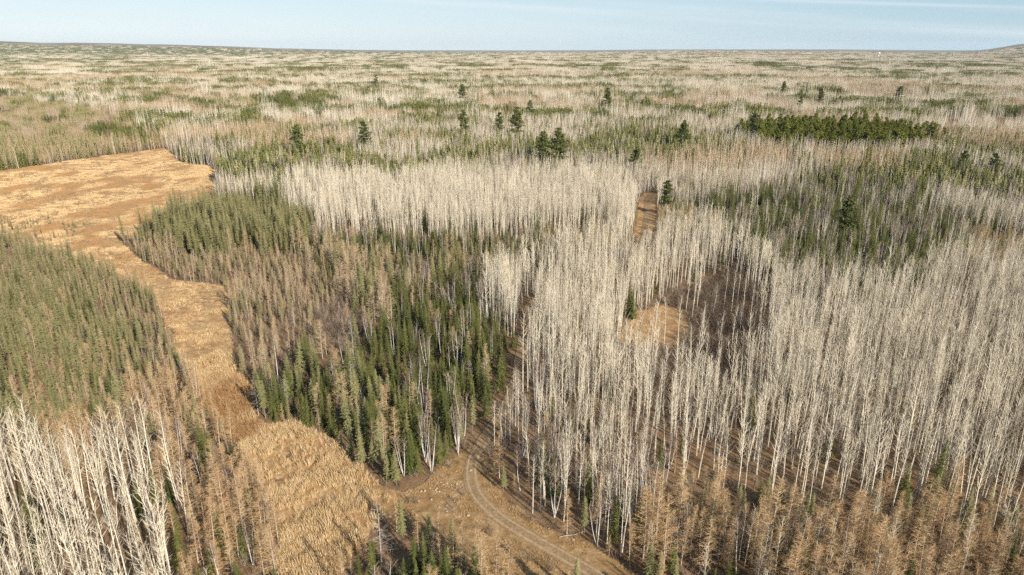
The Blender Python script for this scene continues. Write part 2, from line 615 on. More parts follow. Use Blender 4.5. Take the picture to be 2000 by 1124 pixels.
def lite_aspen(h=15, n=13, thick=0.12, wide=1.6):
    m = MB()
    lx, ly = rnd(-.4, .4), rnd(-.4, .4)
    m.tube([(0, 0, 0), (lx, ly, h * 0.55), (lx * 2, ly * 2, h)], [thick * 1.2, thick * 0.8, 0], 3, 0)
    for q in range(n):
        t = 0.48 + 0.5 * (q + rnd(0, 1)) / n
        s = Vector((lx * 2 * t, ly * 2 * t, h * t))
        az = rnd(0, 6.3)
        ln = wide * rnd(0.7, 1.3) * (1.25 - 0.7 * t)
        d = Vector((math.cos(az), math.sin(az), rnd(0.9, 2.0)))
        e = s + d.normalized() * ln * 1.5
        m.tube([s, e], [thick * 0.42, 0], 3, 1)
        for w in range(2):
            b = s.lerp(e, rnd(0.3, 0.8))
            m.tube([b, b + Vector((rnd(-1, 1), rnd(-1, 1), rnd(0.2, 1.0))).normalized() * ln * 0.7], [thick * 0.3, 0], 3, 1)
    return m


def lite_cone(h, R, levels, per, power=0.85):
    m = MB()
    m.tube([(0, 0, 0), (0, 0, h * 0.9)], [h * 0.012, 0.02], 3, 0)
    cr = MB()
    for L in range(levels):
        t = 0.08 + 0.92 * L / levels
        r = R * (1 - t) ** power * rnd(0.8, 1.15) + 0.12
        a0 = rnd(0, 6.3)
        for q in range(per):
            a = a0 + 6.283 * q / per + rnd(-.3, .3)
            s = Vector((0, 0, h * t + h / levels * 0.7))
            w = 0.35 * r + 0.12
            e = Vector((math.cos(a) * r, math.sin(a) * r, h * t - rnd(.2, .6) * r))
            sd = Vector((-math.sin(a), math.cos(a), 0)) * w
            cr.add([s[:], (e + sd)[:], (e * 1.0 + Vector((math.cos(a), math.sin(a), -.2)) * w * 0.6)[:], (e - sd)[:]], [(0, 1, 2), (0, 2, 3)])
    m.add(cr.v, cr.f, 1)
    return m


def cluster(fn, count, size):
    """several trees standing together in a size x size metre plot"""
    m = MB()
    k = math.ceil(math.sqrt(count))
    for i in range(count):
        gx, gy = i % k, i // k
        x = ((gx + 0.5 + rnd(-0.45, 0.45)) / k - 0.5) * size
        y = ((gy + 0.5 + rnd(-0.45, 0.45)) / k - 0.5) * size
        s = rnd(0.75, 1.12)
        t = fn()
        a = rnd(0, 6.3)
        ca, sa = math.cos(a), math.sin(a)
        b = m.n
        m.v.extend([((v[0] * ca - v[1] * sa) * s + x, (v[0] * sa + v[1] * ca) * s + y, v[2] * s) for v in t.v])
        m.n += len(t.v)
        m.f.extend([tuple(i + b for i in f) for f in t.f])
        m.m.extend(t.m)
    return m


# each kind: near shapes with parts, middle-distance shapes, far clusters (12 m) and far plots (40 m)
KINDS = {}


def kind(key, name, mats, near, looks, mid, c12, c40):
    nm = [MT[m] for m in mats]
    K = {'name': name, 'near': [], 'looks': looks, 'proto': [], 'off': {}}
    for i, (t, c) in enumerate(near):
        K['near'].append((t.mesh(name + '_trunk', [nm[0]], True), c.mesh(name + '_crown', [nm[1]])))
    K['off']['near'] = (0, len(near))
    for i, (t, c) in enumerate(near):
        K['proto'].append(merged(t, c).mesh(name + '_whole', nm))
    for tag_, lst in (('mid', mid), ('c12', c12), ('c40', c40)):
        K['off'][tag_] = (len(K['proto']), len(lst))
        for m in lst:
            K['proto'].append(m.mesh(name + '_' + tag_, nm))
    KINDS[key] = K


kind('aspen', 'aspen_tree', ('aspen_bark', 'aspen_twig'),
     [make_aspen(), make_aspen(width=0.9, start=0.5), make_aspen(fork=True), make_aspen(width=1.35, start=0.4, thick=1.15), make_aspen(lean=0.08, width=1.0),
      make_aspen(h=14.5, width=1.9, start=0.33, thick=1.25), make_aspen(fork=True, width=1.3, lean=0.06)],
     ['slender straight', 'narrow high-crowned', 'forked', 'full-crowned', 'leaning', 'stout wide-crowned', 'forked and leaning'],
     [lite_aspen(15.5, 18, 0.105, 1.1) for _ in range(4)],
     [cluster(lambda: lite_aspen(15.5, 11, 0.13, 1.3), 22, 12) for _ in range(4)],
     [cluster(lambda: lite_aspen(15.5, 7, 0.18, 1.9), 130, 40) for _ in range(3)])
kind('spruce', 'spruce_tree', ('conifer_bark', 'spruce_leaf'),
     [make_spruce(), make_spruce(R=1.25), make_spruce(R=1.8, droop=0.45), make_spruce(h=9.5, R=1.1, levels=24), make_spruce(R=1.45, gap=0.2, start=0.14)],
     ['dense conical', 'slim pointed', 'broad-skirted', 'spire-like', 'ragged gappy'],
     [lite_cone(9, rnd(1.2, 1.7), 11, 5) for _ in range(4)],
     [cluster(lambda: lite_cone(9, rnd(1.2, 1.7), 7, 4), 22, 12) for _ in range(3)],
     [cluster(lambda: lite_cone(10, rnd(1.6, 2.2), 4, 4), 120, 40) for _ in range(3)])
kind('black', 'black_spruce_tree', ('conifer_bark', 'black_leaf'),
     [make_spruce(h=9, R=1.15, levels=22, per=7, power=0.6, start=0.22, bare=1), make_spruce(h=9, R=0.95, levels=24, per=6, power=0.5, start=0.3, bare=1),
      make_spruce(h=8.5, R=1.35, levels=20, per=6, power=0.65, start=0.12), make_spruce(h=9, R=1.05, levels=20, per=6, power=0.45, start=0.35, gap=0.25, bare=1)],
     ['narrow olive', 'thin club-topped', 'olive-green conical', 'sparse grey-green'],
     [lite_cone(9, rnd(0.95, 1.3), 11, 4, 0.6) for _ in range(4)],
     [cluster(lambda: lite_cone(9, rnd(0.8, 1.1), 7, 4, 0.6), 26, 12) for _ in range(3)],
     [cluster(lambda: lite_cone(9, rnd(1.2, 1.5), 4, 4, 0.6), 140, 40) for _ in range(2)])


def lite_larch(h=10, n=34, r=0.06):
    m = MB()
    m.tube([(0, 0, 0), (0, 0, h)], [h * 0.012, 0], 3, 0)
    for q in range(n):
        t = 0.12 + 0.86 * (q + rnd(0, 1)) / n
        az = rnd(0, 6.3)
        ln = 1.7 * (1 - t) ** 0.75 * rnd(0.7, 1.1) + 0.2
        s = Vector((0, 0, h * t)); e = s + Vector((math.cos(az) * ln, math.sin(az) * ln, ln * rnd(-.1, .5)))
        m.tube([s, e], [r, 0], 3, 1)
        for w in range(2):
            b = s.lerp(e, rnd(0.3, 0.9))
            m.tube([b, b + Vector((rnd(-1, 1), rnd(-1, 1), rnd(-.5, .7))).normalized() * 0.55], [r * 0.8, 0], 3, 1)
    return m


kind('larch', 'tamarack_tree', ('larch_bark', 'larch_twig'),
     [make_larch(), make_larch(R=1.3), make_larch(R=2.1, start=0.2), make_larch(R=1.6, n=62, start=0.28)],
     ['conical', 'slim pointed', 'wide-branched', 'thin-crowned'],
     [lite_larch() for _ in range(3)],
     [cluster(lambda: lite_larch(10, 15, 0.075), 24, 12) for _ in range(3)],
     [cluster(lambda: lite_larch(10, 9, 0.11), 110, 40) for _ in range(2)])
kind('birch', 'birch_tree', ('birch_bark', 'birch_twig'),
     [make_birch(stems=3), make_birch(stems=4, h=10), make_birch(stems=2, h=11), make_birch(stems=1, h=11, n=26)],
     ['three-stemmed', 'four-stemmed spreading', 'twin-stemmed', 'single-stemmed'], [], [], [])
kind('redpine', 'red_pine_tree', ('conifer_bark', 'pine_leaf'),
     [make_redpine(), make_redpine(h=14), make_redpine(h=16, n=30)], ['round-crowned', 'short bushy', 'tall full'],
     [], [], [cluster(lambda: lite_cone(13, 2.4, 3, 4, 0.4), 70, 40) for _ in range(2)])
kind('whitepine', 'white_pine_tree', ('conifer_bark', 'whitepine_leaf'),
     [make_whitepine(), make_whitepine(h=22, tiers=9), make_whitepine(h=25, tiers=12)], ['tiered', 'short-tiered', 'tall many-tiered'], [], [], [])
kind('snag', 'dead_tree', ('dead_wood', 'dead_wood'),
     [make_larch(h=9.5, R=2.5, n=46, twigs=7, thick=.9), make_snag(h=7, n=9), make_snag(h=7, n=10, gnarled=True)], ['twiggy', 'thin broken', 'gnarled silvery'], [], [], [])

# ------------------------------------------------------------------ the plan of the place: stands of trees, meadow, track
# every outline is the ground line of a stand, surveyed from the photograph and turned into metres by W()
MEADOW = W([(560, 1300), (548, 1124), (540, 1010), (505, 935), (458, 880), (402, 805), (385, 745), (347, 695), (332, 645), (312, 598), (270, 566), (200, 530),
            (120, 505), (50, 486), (-60, 470), (-300, 470), (-300, 360), (0, 334), (100, 320), (200, 306), (322, 290), (338, 303), (352, 318), (412, 326), (430, 345), (425, 400),
            (330, 432), (236, 476), (285, 512), (340, 546), (428, 556), (450, 575), (442, 622), (462, 702), (492, 765), (503, 825), (540, 832), (572, 826),
            (642, 858), (700, 922), (742, 952), (770, 990), (735, 1040), (690, 1075), (655, 1124), (610, 1300)])
CLEARING = W([(735, 950), (790, 968), (832, 945), (882, 902), (930, 872), (962, 905), (985, 965), (1052, 1025), (1152, 1062), (1262, 1128), (1300, 1200), (1000, 1200), (905, 1075), (820, 1040), (760, 1010)])
TRACK_PX = [(1290, 1260), (1185, 1140), (1110, 1092), (1040, 1052), (970, 1008), (926, 958), (922, 905), (945, 862), (985, 800), (1008, 740), (1018, 690), (1026, 640), (1034, 600), (1070, 572), (1150, 552), (1225, 535), (1252, 505), (1258, 455), (1263, 425), (1264, 392), (1272, 380)]
OPEN1 = W([(1205, 668), (1235, 612), (1290, 596), (1345, 612), (1350, 650), (1330, 680), (1260, 690)])
BRUSH1 = W([(1190, 700), (1240, 610), (1300, 590), (1350, 562), (1430, 535), (1490, 590), (1495, 690), (1440, 765), (1330, 775), (1215, 745)])
GAPBR = W([(595, 640), (640, 600), (700, 590), (720, 640), (680, 690), (620, 690)])

# name: outline, {kind: share}, trees kept per 4 m2 cell, height factors, words for where it stands
REG = []


def reg(px, mix, keep, hs, where, tint=0.0):
    REG.append((W(px), mix, keep, hs, where, tint))


reg([(-900, 345), (0, 334), (140, 315), (300, 293), (322, 286), (292, 262), (240, 225), (0, 190), (-900, 190)], {'black': .42, 'larch': .5, 'spruce': .08}, .55, {'black': 1.0, 'larch': .85, 'spruce': 1.0}, 'along the far side of the open meadow', .35)
reg([(180, 268), (240, 278), (300, 290), (325, 285), (290, 258), (200, 250)], {'spruce': .8, 'black': .2}, .5, {}, 'at the far corner of the meadow')
reg([(330, 300), (350, 318), (415, 326), (440, 350), (470, 350), (430, 300), (360, 285)], {'spruce': .45, 'aspen': .3, 'birch': .25}, .35, {'aspen': .8, 'birch': 1.1}, 'at the far corner of the meadow')
reg([(500, 222), (650, 226), (655, 205), (560, 196), (490, 205)], {'redpine': 1}, .22, {}, 'in the small green pine group')
reg([(430, 352), (560, 385), (600, 440), (640, 460), (560, 360), (470, 335)], {'aspen': .5, 'spruce': .5}, .5, {'aspen': .8}, 'behind the dense spruce block')
reg([(560, 405), (640, 478), (760, 492), (880, 470), (940, 470), (1130, 455), (1235, 475), (1245, 395), (1170, 350), (1040, 378), (880, 342), (760, 372), (660, 340), (590, 360)], {'aspen': .95, 'spruce': .05}, .70, {'aspen': .93, 'spruce': 1.1}, 'in the bright band of aspens beyond the mixed conifers')
# block of tall black spruce in front of the meadow
reg([(235, 476), (300, 494), (545, 497), (620, 480), (600, 440), (560, 425), (430, 400), (330, 430)], {'black': .85, 'spruce': .15}, .75, {'black': 1.35, 'spruce': 1.1}, 'in the dense block at the edge of the meadow', .05)
# young mixed growth
reg([(285, 503), (545, 499), (700, 545), (660, 660), (600, 720), (520, 735), (490, 760), (464, 702), (446, 622), (455, 572), (430, 553), (340, 540)], {'black': .5, 'larch': .5}, .62, {'black': .62, 'larch': .62}, 'in the young mixed growth along the meadow', .55)
# mixed conifer belt
reg([(545, 497), (640, 480), (880, 490), (1140, 482), (1090, 512), (960, 560), (930, 640), (1005, 690), (990, 780), (945, 845), (880, 900), (832, 940), (780, 965), (742, 948), (700, 918), (642, 855), (572, 824), (540, 830), (503, 822),
     (492, 765), (540, 730), (640, 680), (700, 560)], {'spruce': .52, 'black': .22, 'larch': .14, 'birch': .09, 'snag': .03}, .55, {'spruce': 1.0, 'black': 1.1, 'larch': 1.0}, 'in the mixed conifer belt between meadow and track', .35)
reg([(745, 600), (900, 560), (935, 640), (1000, 700), (975, 790), (900, 860), (860, 900), (800, 900), (740, 800), (720, 700)], {'spruce': .86, 'birch': .08, 'larch': .05, 'snag': .01}, .6, {'spruce': 1.0}, 'in the thick green belt beside the track')
reg([(560, 500), (700, 480), (760, 560), (760, 640), (690, 720), (640, 680), (690, 570)], {'black': .4, 'larch': .4, 'spruce': .2}, .5, {'black': 1.25, 'larch': 1.15, 'spruce': .9}, 'in the tall olive conifers behind the young growth', .5)
reg([(560, 470), (640, 490), (760, 520), (930, 490), (1000, 505), (1142, 486), (1140, 455), (900, 470), (640, 470)], {'spruce': .8, 'birch': .14, 'larch': .06}, .45, {'spruce': 1.0}, 'in front of the bright aspen band')
reg([(760, 935), (800, 890), (900, 872), (930, 880), (870, 915), (830, 945), (785, 967)], {'birch': .45, 'spruce': .55}, .85, {'birch': .9, 'spruce': .9}, 'by the stony clearing')
# great aspen stand
reg([(935, 640), (960, 560), (1090, 515), (1250, 492), (1400, 478), (1480, 520), (1530, 588), (1650, 604), (1760, 592), (1850, 560), (2100, 556), (2900, 560), (2900, 1000), (2400, 1030), (2100, 1040), (1900, 1025), (1700, 1000), (1560, 985), (1400, 950), (1300, 945),
     (1120, 905), (1000, 880), (945, 868), (985, 790), (1005, 700)], {'aspen': .945, 'spruce': .035, 'birch': .02}, .62, {'aspen': 1.03}, 'in the wide bare stand across the track')
reg([(940, 868), (1000, 800), (1110, 810), (1300, 880), (1330, 960), (1330, 1130), (1290, 1120), (1250, 1115), (1150, 1058), (1052, 1020), (985, 960)], {'aspen': .62, 'birch': .2, 'spruce': .13, 'larch': .05}, .58, {'aspen': .86, 'birch': 1.0, 'spruce': .95}, 'in the loose growth along the dirt track')
# dark conifer belt at right behind the great stand
reg([(1380, 400), (1480, 380), (1640, 365), (1800, 385), (1850, 440), (1850, 550), (1760, 590), (1650, 602), (1530, 586), (1480, 515), (1400, 455)], {'spruce': .76, 'birch': .14, 'aspen': .10}, .52, {'spruce': 1.25, 'birch': 1.2, 'aspen': .85}, 'in the dark belt behind the great aspen stand')
reg([(1440, 282), (1540, 306), (1700, 310), (1795, 300), (1815, 285), (1760, 266), (1600, 258), (1460, 262)], {'redpine': 1}, .15, {}, 'in the deep green pine grove among pale aspens')
reg([(1560, 192), (1700, 196), (1850, 200), (1830, 190), (1700, 184), (1580, 184)], {'larch': 1}, .5, {'larch': .8}, 'far behind the pine grove')
reg([(1820, 260), (2300, 265), (2300, 235), (1880, 232)], {'birch': 1}, .3, {'birch': .7}, 'in the grey thicket near the pine grove')
# tamaracks at lower right
reg([(1225, 1015), (1300, 985), (1400, 990), (1560, 1015), (1700, 1035), (1900, 1060), (2100, 1075), (2900, 1090), (2900, 1500), (1330, 1500), (1330, 1130), (1250, 1118)], {'larch': .62, 'spruce': .2, 'aspen': .11, 'birch': .07}, .66, {'larch': 1.2, 'spruce': .8, 'aspen': .75, 'birch': .8}, 'in the belt below the great aspen stand')
# trees below the clearing
reg([(665, 1122), (720, 1105), (850, 1118), (940, 1150), (1010, 1200), (1120, 1300), (1120, 1500), (640, 1500), (690, 1250)], {'larch': .5, 'spruce': .45, 'birch': .05}, .85, {'larch': 1.0, 'spruce': .95}, 'in the clump below the stony clearing')
# left side
reg([(-900, 470), (-60, 476), (50, 490), (120, 508), (200, 535), (268, 570), (308, 604), (330, 650), (345, 700), (330, 760), (200, 860), (60, 890), (-900, 930)], {'black': .74, 'larch': .22, 'spruce': .04}, .78, {'black': 0.95, 'larch': .8, 'spruce': .9}, 'in the broad spruce bog beside the meadow', .25)
reg([(230, 555), (308, 604), (330, 650), (345, 700), (330, 745), (270, 730), (250, 640), (200, 560)], {'black': .75, 'larch': .25}, .62, {'black': .62, 'larch': .6}, 'in the low edge of the spruce bog', .35)
reg([(-900, 395), (0, 425), (48, 470), (40, 484), (-60, 474), (-900, 470)], {'black': .9, 'larch': .1}, .6, {'black': .6}, 'on the spruce point in the meadow', .2)
reg([(62, 432), (110, 425), (155, 450), (158, 466), (80, 466)], {'black': .8, 'larch': .2}, .45, {'black': .42, 'larch': .4}, 'on the low islet in the meadow', .2)
reg([(330, 745), (385, 742), (402, 805), (460, 882), (400, 890), (360, 960), (270, 945), (100, 945), (-900, 985), (-900, 925), (60, 885), (200, 850)], {'larch': .85, 'black': .1, 'birch': .05}, .75, {'larch': .95, 'black': .8}, 'between spruce bog and bare aspens')
reg([(-900, 985), (100, 945), (270, 945), (352, 965), (372, 1050), (385, 1130), (400, 1500), (-900, 1500)], {'aspen': .87, 'spruce': .12, 'birch': .01}, .62, {'aspen': 1.12, 'spruce': .95}, 'in the bright stand beside the tamaracks')
reg([(352, 965), (400, 888), (460, 884), (506, 938), (540, 1010), (546, 1124), (556, 1500), (400, 1500), (385, 1130), (372, 1050)], {'larch': .68, 'spruce': .26, 'birch': .06}, .72, {'larch': 1.08, 'spruce': .9}, 'in the tamarack strip bordering the meadow')
reg([(365, 925), (400, 885), (462, 882), (480, 905), (420, 930)], {'spruce': 1.0}, .42, {'spruce': 1.0}, 'in the tight spruce knot bordering the meadow')

SPEC = ['aspen', 'spruce', 'black', 'larch', 'birch', 'redpine', 'whitepine', 'snag']
SIX = {s: i for i, s in enumerate(SPEC)}


def dist_to_line(x, y, pts):
    best = np.full(x.shape, 1e9)
    for (ax, ay), (bx, by) in zip(pts[:-1], pts[1:]):
        dx, dy = bx - ax, by - ay
        t = np.clip(((x - ax) * dx + (y - ay) * dy) / (dx * dx + dy * dy), 0, 1)
        best = np.minimum(best, np.hypot(x - ax - t * dx, y - ay - t * dy))
    return best


def smooth_line(pts, step):
    p = [Vector(q) for q in pts]
    out = []
    for i in range(len(p) - 1):
        p0, p1, p2, p3 = p[max(i - 1, 0)], p[i], p[i + 1], p[min(i + 2, len(p) - 1)]
        n = max(2, int((p2 - p1).length / step))
        for k in range(n):
            t = k / n
            out.append(0.5 * ((2 * p1) + (p2 - p0) * t + (2 * p0 - 5 * p1 + 4 * p2 - p3) * t * t + (3 * p1 - p0 - 3 * p2 + p3) * t ** 3))
    out.append(p[-1])
    return out


TRACK = smooth_line(W(TRACK_PX), 1.0)
TRACK_C = [tuple(p) for p in TRACK[::4]] + [tuple(TRACK[-1])]


def open_mask(x, y):
    """True where no tree stands: meadow, clearing, track"""
    wx = x + 3.0 * (fbm(x / 9, y / 9, 31) - 0.5)
    wy = y + 3.0 * (fbm(x / 9, y / 9, 37) - 0.5)
    return in_poly(wx, wy, MEADOW) | in_poly(wx, wy, CLEARING) | (dist_to_line(x, y, TRACK_C) < 2.6 + 2.6 * sstep(230, 262, np.hypot(x, y))) | in_poly(wx, wy, OPEN1)


def classify(x, y, u):
    """species index (-1 none), height factor, region number, tint for each point; u are uniform random numbers"""
    n = len(x)
    r = np.hypot(x, y)
    sp = np.full(n, -1); hf = np.ones(n); rg = np.full(n, -1); tn = np.zeros(n)
    keep_u = rng.random(n)
    # wild mosaic of the wider forest
    sc = np.where(r > 1500, 2.2, 1.0)
    n1 = fbm(x / (75 * sc), y / (75 * sc), 41)
    n1 = n1 + .22 * (vnoise(x / 26, y / 26, 45) - .5) + rng.normal(0, .025, n)
    n3 = fbm(x / (120 * sc), y / (120 * sc), 43)
    n5 = fbm(x / (38 * sc), y / (38 * sc), 47)
    side = np.clip(-x / np.maximum(r, 1), -0.6, 0.6)
    con = sstep(.505, .575, n1 + 0.10 * side)
    lar = sstep(.59, .645, n3 + 0.07 * side)
    lar = np.where((r > 8500) & (x > 0), np.maximum(lar, .75), lar)
    pl = .02 + .72 * lar
    con = np.maximum(con, sstep(8500, 9800, r) * (x < 0))
    ps = np.minimum((.03 + .10 * sstep(.47, .6, n5) + .74 * con) * (1 - .8 * lar), 1 - pl)
    pb = .05 * (1 - lar)
    c0 = pl; c1 = c0 + ps * .75; c2 = c0 + ps; c3 = c2 + pb
    sp = np.select([(r < 360) & (u < .45), r < 360, u < c0, u < c1, u < c2, u < c3], [SIX['larch'], SIX['black'], SIX['larch'], SIX['spruce'], SIX['black'], SIX['birch']], SIX['aspen'])
    hf = np.where(sp == SIX['aspen'], .84 + .3 * (n3 - .4), np.where(r < 360, .8, np.where((sp == SIX['spruce']) | (sp == SIX['black']), 1.42, 1.3)))
    tn = np.where(sp == SIX['larch'], .25, .12)
    kp = np.full(n, .66)
    # edges of stands are ragged: wide lobes, small bays and single trees straying over
    amp = 6 + 22 * sstep(150, 420, r)
    wx = x + amp * 1.5 * (fbm(x / 26, y / 26, 51) - 0.5) + rng.normal(0, 1.3, n) * (1 + sstep(150, 420, r))
    wy = y + amp * 1.8 * (fbm(x / 26, y / 26, 53) - 0.5) + rng.normal(0, 1.3, n) * (1 + 2 * sstep(150, 420, r))
    for k, (poly, mix, keep, hs, where, tint) in enumerate(REG):
        ins = in_poly(wx, wy, poly)
        if not ins.any():
            continue
        s2 = np.full(n, -1)
        # species shares are loosened by a local noise so that kinds come in clumps
        lo = np.clip(u * .45 + (vnoise(x / 7, y / 7, 60 + k) * 1.2 - .1) * .55, 0, .9999)
        lo = np.where(u < .5, lo, u)
        acc = 0
        for nm, share in mix.items():
            s2 = np.where((lo >= acc) & (lo < acc + share), SIX[nm], s2)
            acc += share
        s2 = np.where(s2 < 0, SIX[list(mix)[0]], s2)
        h2 = np.ones(n)
        for nm, v in hs.items():
            h2 = np.where(s2 == SIX[nm], v, h2)
        sp = np.where(ins, s2, sp); hf = np.where(ins, h2, hf); rg = np.where(ins, k, rg)
        kp = np.where(ins, keep, kp); tn = np.where(ins, tint, tn)
    # height comes in waves: old and young growth side by side
    wave = fbm(x / 10, y / 10, 73)
    hf = hf * np.where(sp == SIX['aspen'], .86 + .28 * wave, .66 + .68 * wave)
    # openings and thin places inside stands
    thin = fbm(x / 11, y / 11, 71)
    kp = kp * (0.45 + 0.8 * sstep(.3, .6, thin))
    island = np.isin(rg, [k for k, q in enumerate(REG) if q[4].startswith(('on the spruce point', 'on the low islet'))])
    gone = (keep_u > kp) | (open_mask(x, y) & ~island)
    br = in_poly(wx, wy, BRUSH1) | in_poly(wx, wy, GAPBR)
    gone |= br & (keep_u > .05)
    return np.where(gone, -1, sp), hf, rg, tn


HALF = math.radians(47)


def ring_points(r0, r1, s):
    """jittered square grid inside the ring sector in front of the camera"""
    w = r1 * math.sin(HALF)
    xs = np.arange(-w, w, s); ys = np.arange(min(r0 * math.cos(HALF), r0), r1, s)
    gx, gy = np.meshgrid(xs, ys)
    x = gx.ravel() + rng.uniform(-.42, .42, gx.size) * s
    y = gy.ravel() + rng.uniform(-.42, .42, gx.size) * s
    r = np.hypot(x, y)
    az = np.abs(np.arctan2(x, y))
    ok = (r >= r0) & (r < r1) & (az < HALF)
    return x[ok], y[ok]


def near_points(s):
    xs = np.arange(-330, 330, s); ys = np.arange(58, 420, s)
    gx, gy = np.meshgrid(xs, ys)
    x = gx.ravel() + rng.uniform(-.42, .42, gx.size) * s
    y = gy.ravel() + rng.uniform(-.42, .42, gx.size) * s
    ok = (np.hypot(x, y) < 420) & (np.abs(x) < 40 + y * 1.02)
    return x[ok], y[ok]


TREES = {s: [] for s in SPEC}     # per kind: arrays of (x, y, scale, proto number, region, tint, band)


def scatter(x, y, band):
    u = rng.random(len(x))
    sp, hf, rg, tn = classify(x, y, u)
    for s in SPEC:
        sel = sp == SIX[s]
        K = KINDS[s]
        b = band if K['off'][band][1] else ('near' if band == 'mid' else band)
        if K['off'][b][1] == 0:
            # kinds too rare to have far shapes fall in with a similar one
            s_alt = {'birch': 'aspen', 'snag': 'aspen', 'whitepine': 'redpine', 'redpine': 'spruce'}[s]
            K = KINDS[s_alt]
            tgt = s_alt
        else:
            tgt = s
        o, c = K['off'][b]
        m = int(sel.sum())
        if not m or not c:
            continue
        pr = o + rng.integers(0, c, m)
        if tgt == 'aspen' and b == 'near':
            w = np.array([.24, .24, .1, .18, .1, .06, .08])
            pr = o + rng.choice(c, m, p=w)
        grow = rng.normal(1, .18 if tgt == 'redpine' else .13 if band in ('near', 'mid') else .06, m).clip(.6, 1.3)
        if tgt in ('spruce', 'black', 'larch') and band in ('near', 'mid'):
            grow = grow * rng.choice([1, 1, .8, .62], m)
        TREES[tgt].append(np.stack([x[sel], y[sel], hf[sel] * grow, pr, rg[sel], np.clip(tn[sel] + rng.uniform(-.25, .25, m), 0, 1) * (0 if tgt == 'spruce' and band in ('c12', 'c40') else 1), np.full(m, {'near': 0, 'mid': 1, 'c12': 2, 'c40': 3}[band])], 1))  # far spruce plots lose the yellow tint; darker colour stands in for self-shadow


scatter(*near_points(2.0), 'near')
scatter(*ring_points(420, 760, 2.2), 'mid')
scatter(*ring_points(760, 2400, 10.5), 'c12')
scatter(*ring_points(2400, 11500, 36.0), 'c40')

# lone white pines standing over the canopy: foot of each tree
for k, (px, py, sc_) in enumerate([(585, 318, .95), (716, 306, 1.0), (1008, 282, 1.05), (906, 280, 1.0), (976, 272, .9), (1092, 340, 1.0), (1058, 338, .95), (1035, 238, .9), (1186, 222, 1.05), (1600, 218, 1.0), (1752, 214, 1.15), (1330, 305, .9),
                                   (1528, 192, .95), (1560, 224, .85), (903, 206, 1.0), (1468, 290, 1.0), (735, 176, 1.1), (1240, 350, .7), (1645, 470, .7), (1930, 365, .75), (1875, 350, .6), (1300, 420, .6)]):
    x, y = at(px, py)
    TREES['whitepine'].append(np.array([[x, y, sc_ * 1.18, k % 3, -1, 0, 0]]))
# dead trees that stand out
for px, py, sc_, pr in [(745, 1098, 1.25, 0), (800, 790, .8, 2), (815, 760, .7, 2), (690, 690, 1.1, 0), (575, 640, 1.0, 0), (700, 760, 1.25, 0), (655, 780, 1.1, 0), (505, 812, 1.0, 0), (560, 805, .9, 0), (790, 640, .7, 2), (1960, 1040, .9, 2), (930, 1110, .7, 1), (1320, 1100, .8, 0)]:
    x, y = at(px, py)
    TREES['snag'].append(np.array([[x, y, sc_, pr, -2, 0, 0]]))

# ------------------------------------------------------------------ setting: ground, meadow, clearing, track
def kind_tag(o, k):
    o['kind'] = k
    return o


def link(name, me, parent=None):
    o = bpy.data.objects.new(name, me)
    COL.objects.link(o)
    if parent is not None:
        o.parent = parent
    return o


def build_ground():
    rr = np.concatenate([np.linspace(0, 700, 260), np.geomspace(712, 30000, 110)])
    aa = np.radians(np.linspace(-180, 180, 361))[:-1]
    R_, A_ = np.meshgrid(rr, aa, indexing='ij')
    x, y = R_ * np.sin(A_), R_ * np.cos(A_)
    z = terrain(x, y)
    v = np.stack([x.ravel(), y.ravel(), z.ravel()], 1)
    nr, na = R_.shape
    i, j = np.meshgrid(np.arange(nr - 1), np.arange(na), indexing='ij')
    j2 = (j + 1) % na
    f = np.stack([i * na + j, (i + 1) * na + j, (i + 1) * na + j2, i * na + j2], -1).reshape(-1, 4)
    me = bpy.data.meshes.new('ground')
    me.from_pydata(v.tolist(), [], f.tolist())
    me.materials.append(MT['forest_floor']); me.materials.append(MT['far_land'])
    idx = np.zeros(len(f), np.int32)
    idx[(rr[i.ravel()] > 9500)] = 1
    me.polygons.foreach_set('material_index', idx)
    me.polygons.foreach_set('use_smooth', np.ones(len(f), bool))
    kind_tag(link('ground', me), 'structure')


def sheet(name, mask_fn, x0, x1, y0, y1, s, lift, mat, bumpy=0.0):
    xs = np.arange(x0, x1 + s, s); ys = np.arange(y0, y1 + s, s)
    gx, gy = np.meshgrid(xs, ys, indexing='ij')
    ok = mask_fn((gx[:-1, :-1] + s / 2).ravel(), (gy[:-1, :-1] + s / 2).ravel()).reshape(len(xs) - 1, len(ys) - 1)
    z = terrain(gx, gy) + lift + bumpy * (fbm(gx / 1.6, gy / 1.6, 81, 2) - .5)
    idm = np.full(gx.shape, -1)
    use = np.zeros(gx.shape, bool)
    use[:-1, :-1] |= ok; use[1:, :-1] |= ok; use[:-1, 1:] |= ok; use[1:, 1:] |= ok
    idm[use] = np.arange(use.sum())
    v = np.stack([gx[use], gy[use], z[use]], 1)
    i, j = np.nonzero(ok)
    f = np.stack([idm[i, j], idm[i + 1, j], idm[i + 1, j + 1], idm[i, j + 1]], 1)
    me = bpy.data.meshes.new(name)
    me.from_pydata(v.tolist(), [], f.tolist())
    me.materials.append(MT[mat])
    me.polygons.foreach_set('use_smooth', np.ones(len(f), bool))
    return kind_tag(link(name, me), 'structure')


def warp_in(poly):
    def fn(x, y):
        wx = x + 3.0 * (fbm(x / 9, y / 9, 31) - 0.5)
        wy = y + 3.0 * (fbm(x / 9, y / 9, 37) - 0.5)
        return in_poly(wx, wy, poly)
    return fn


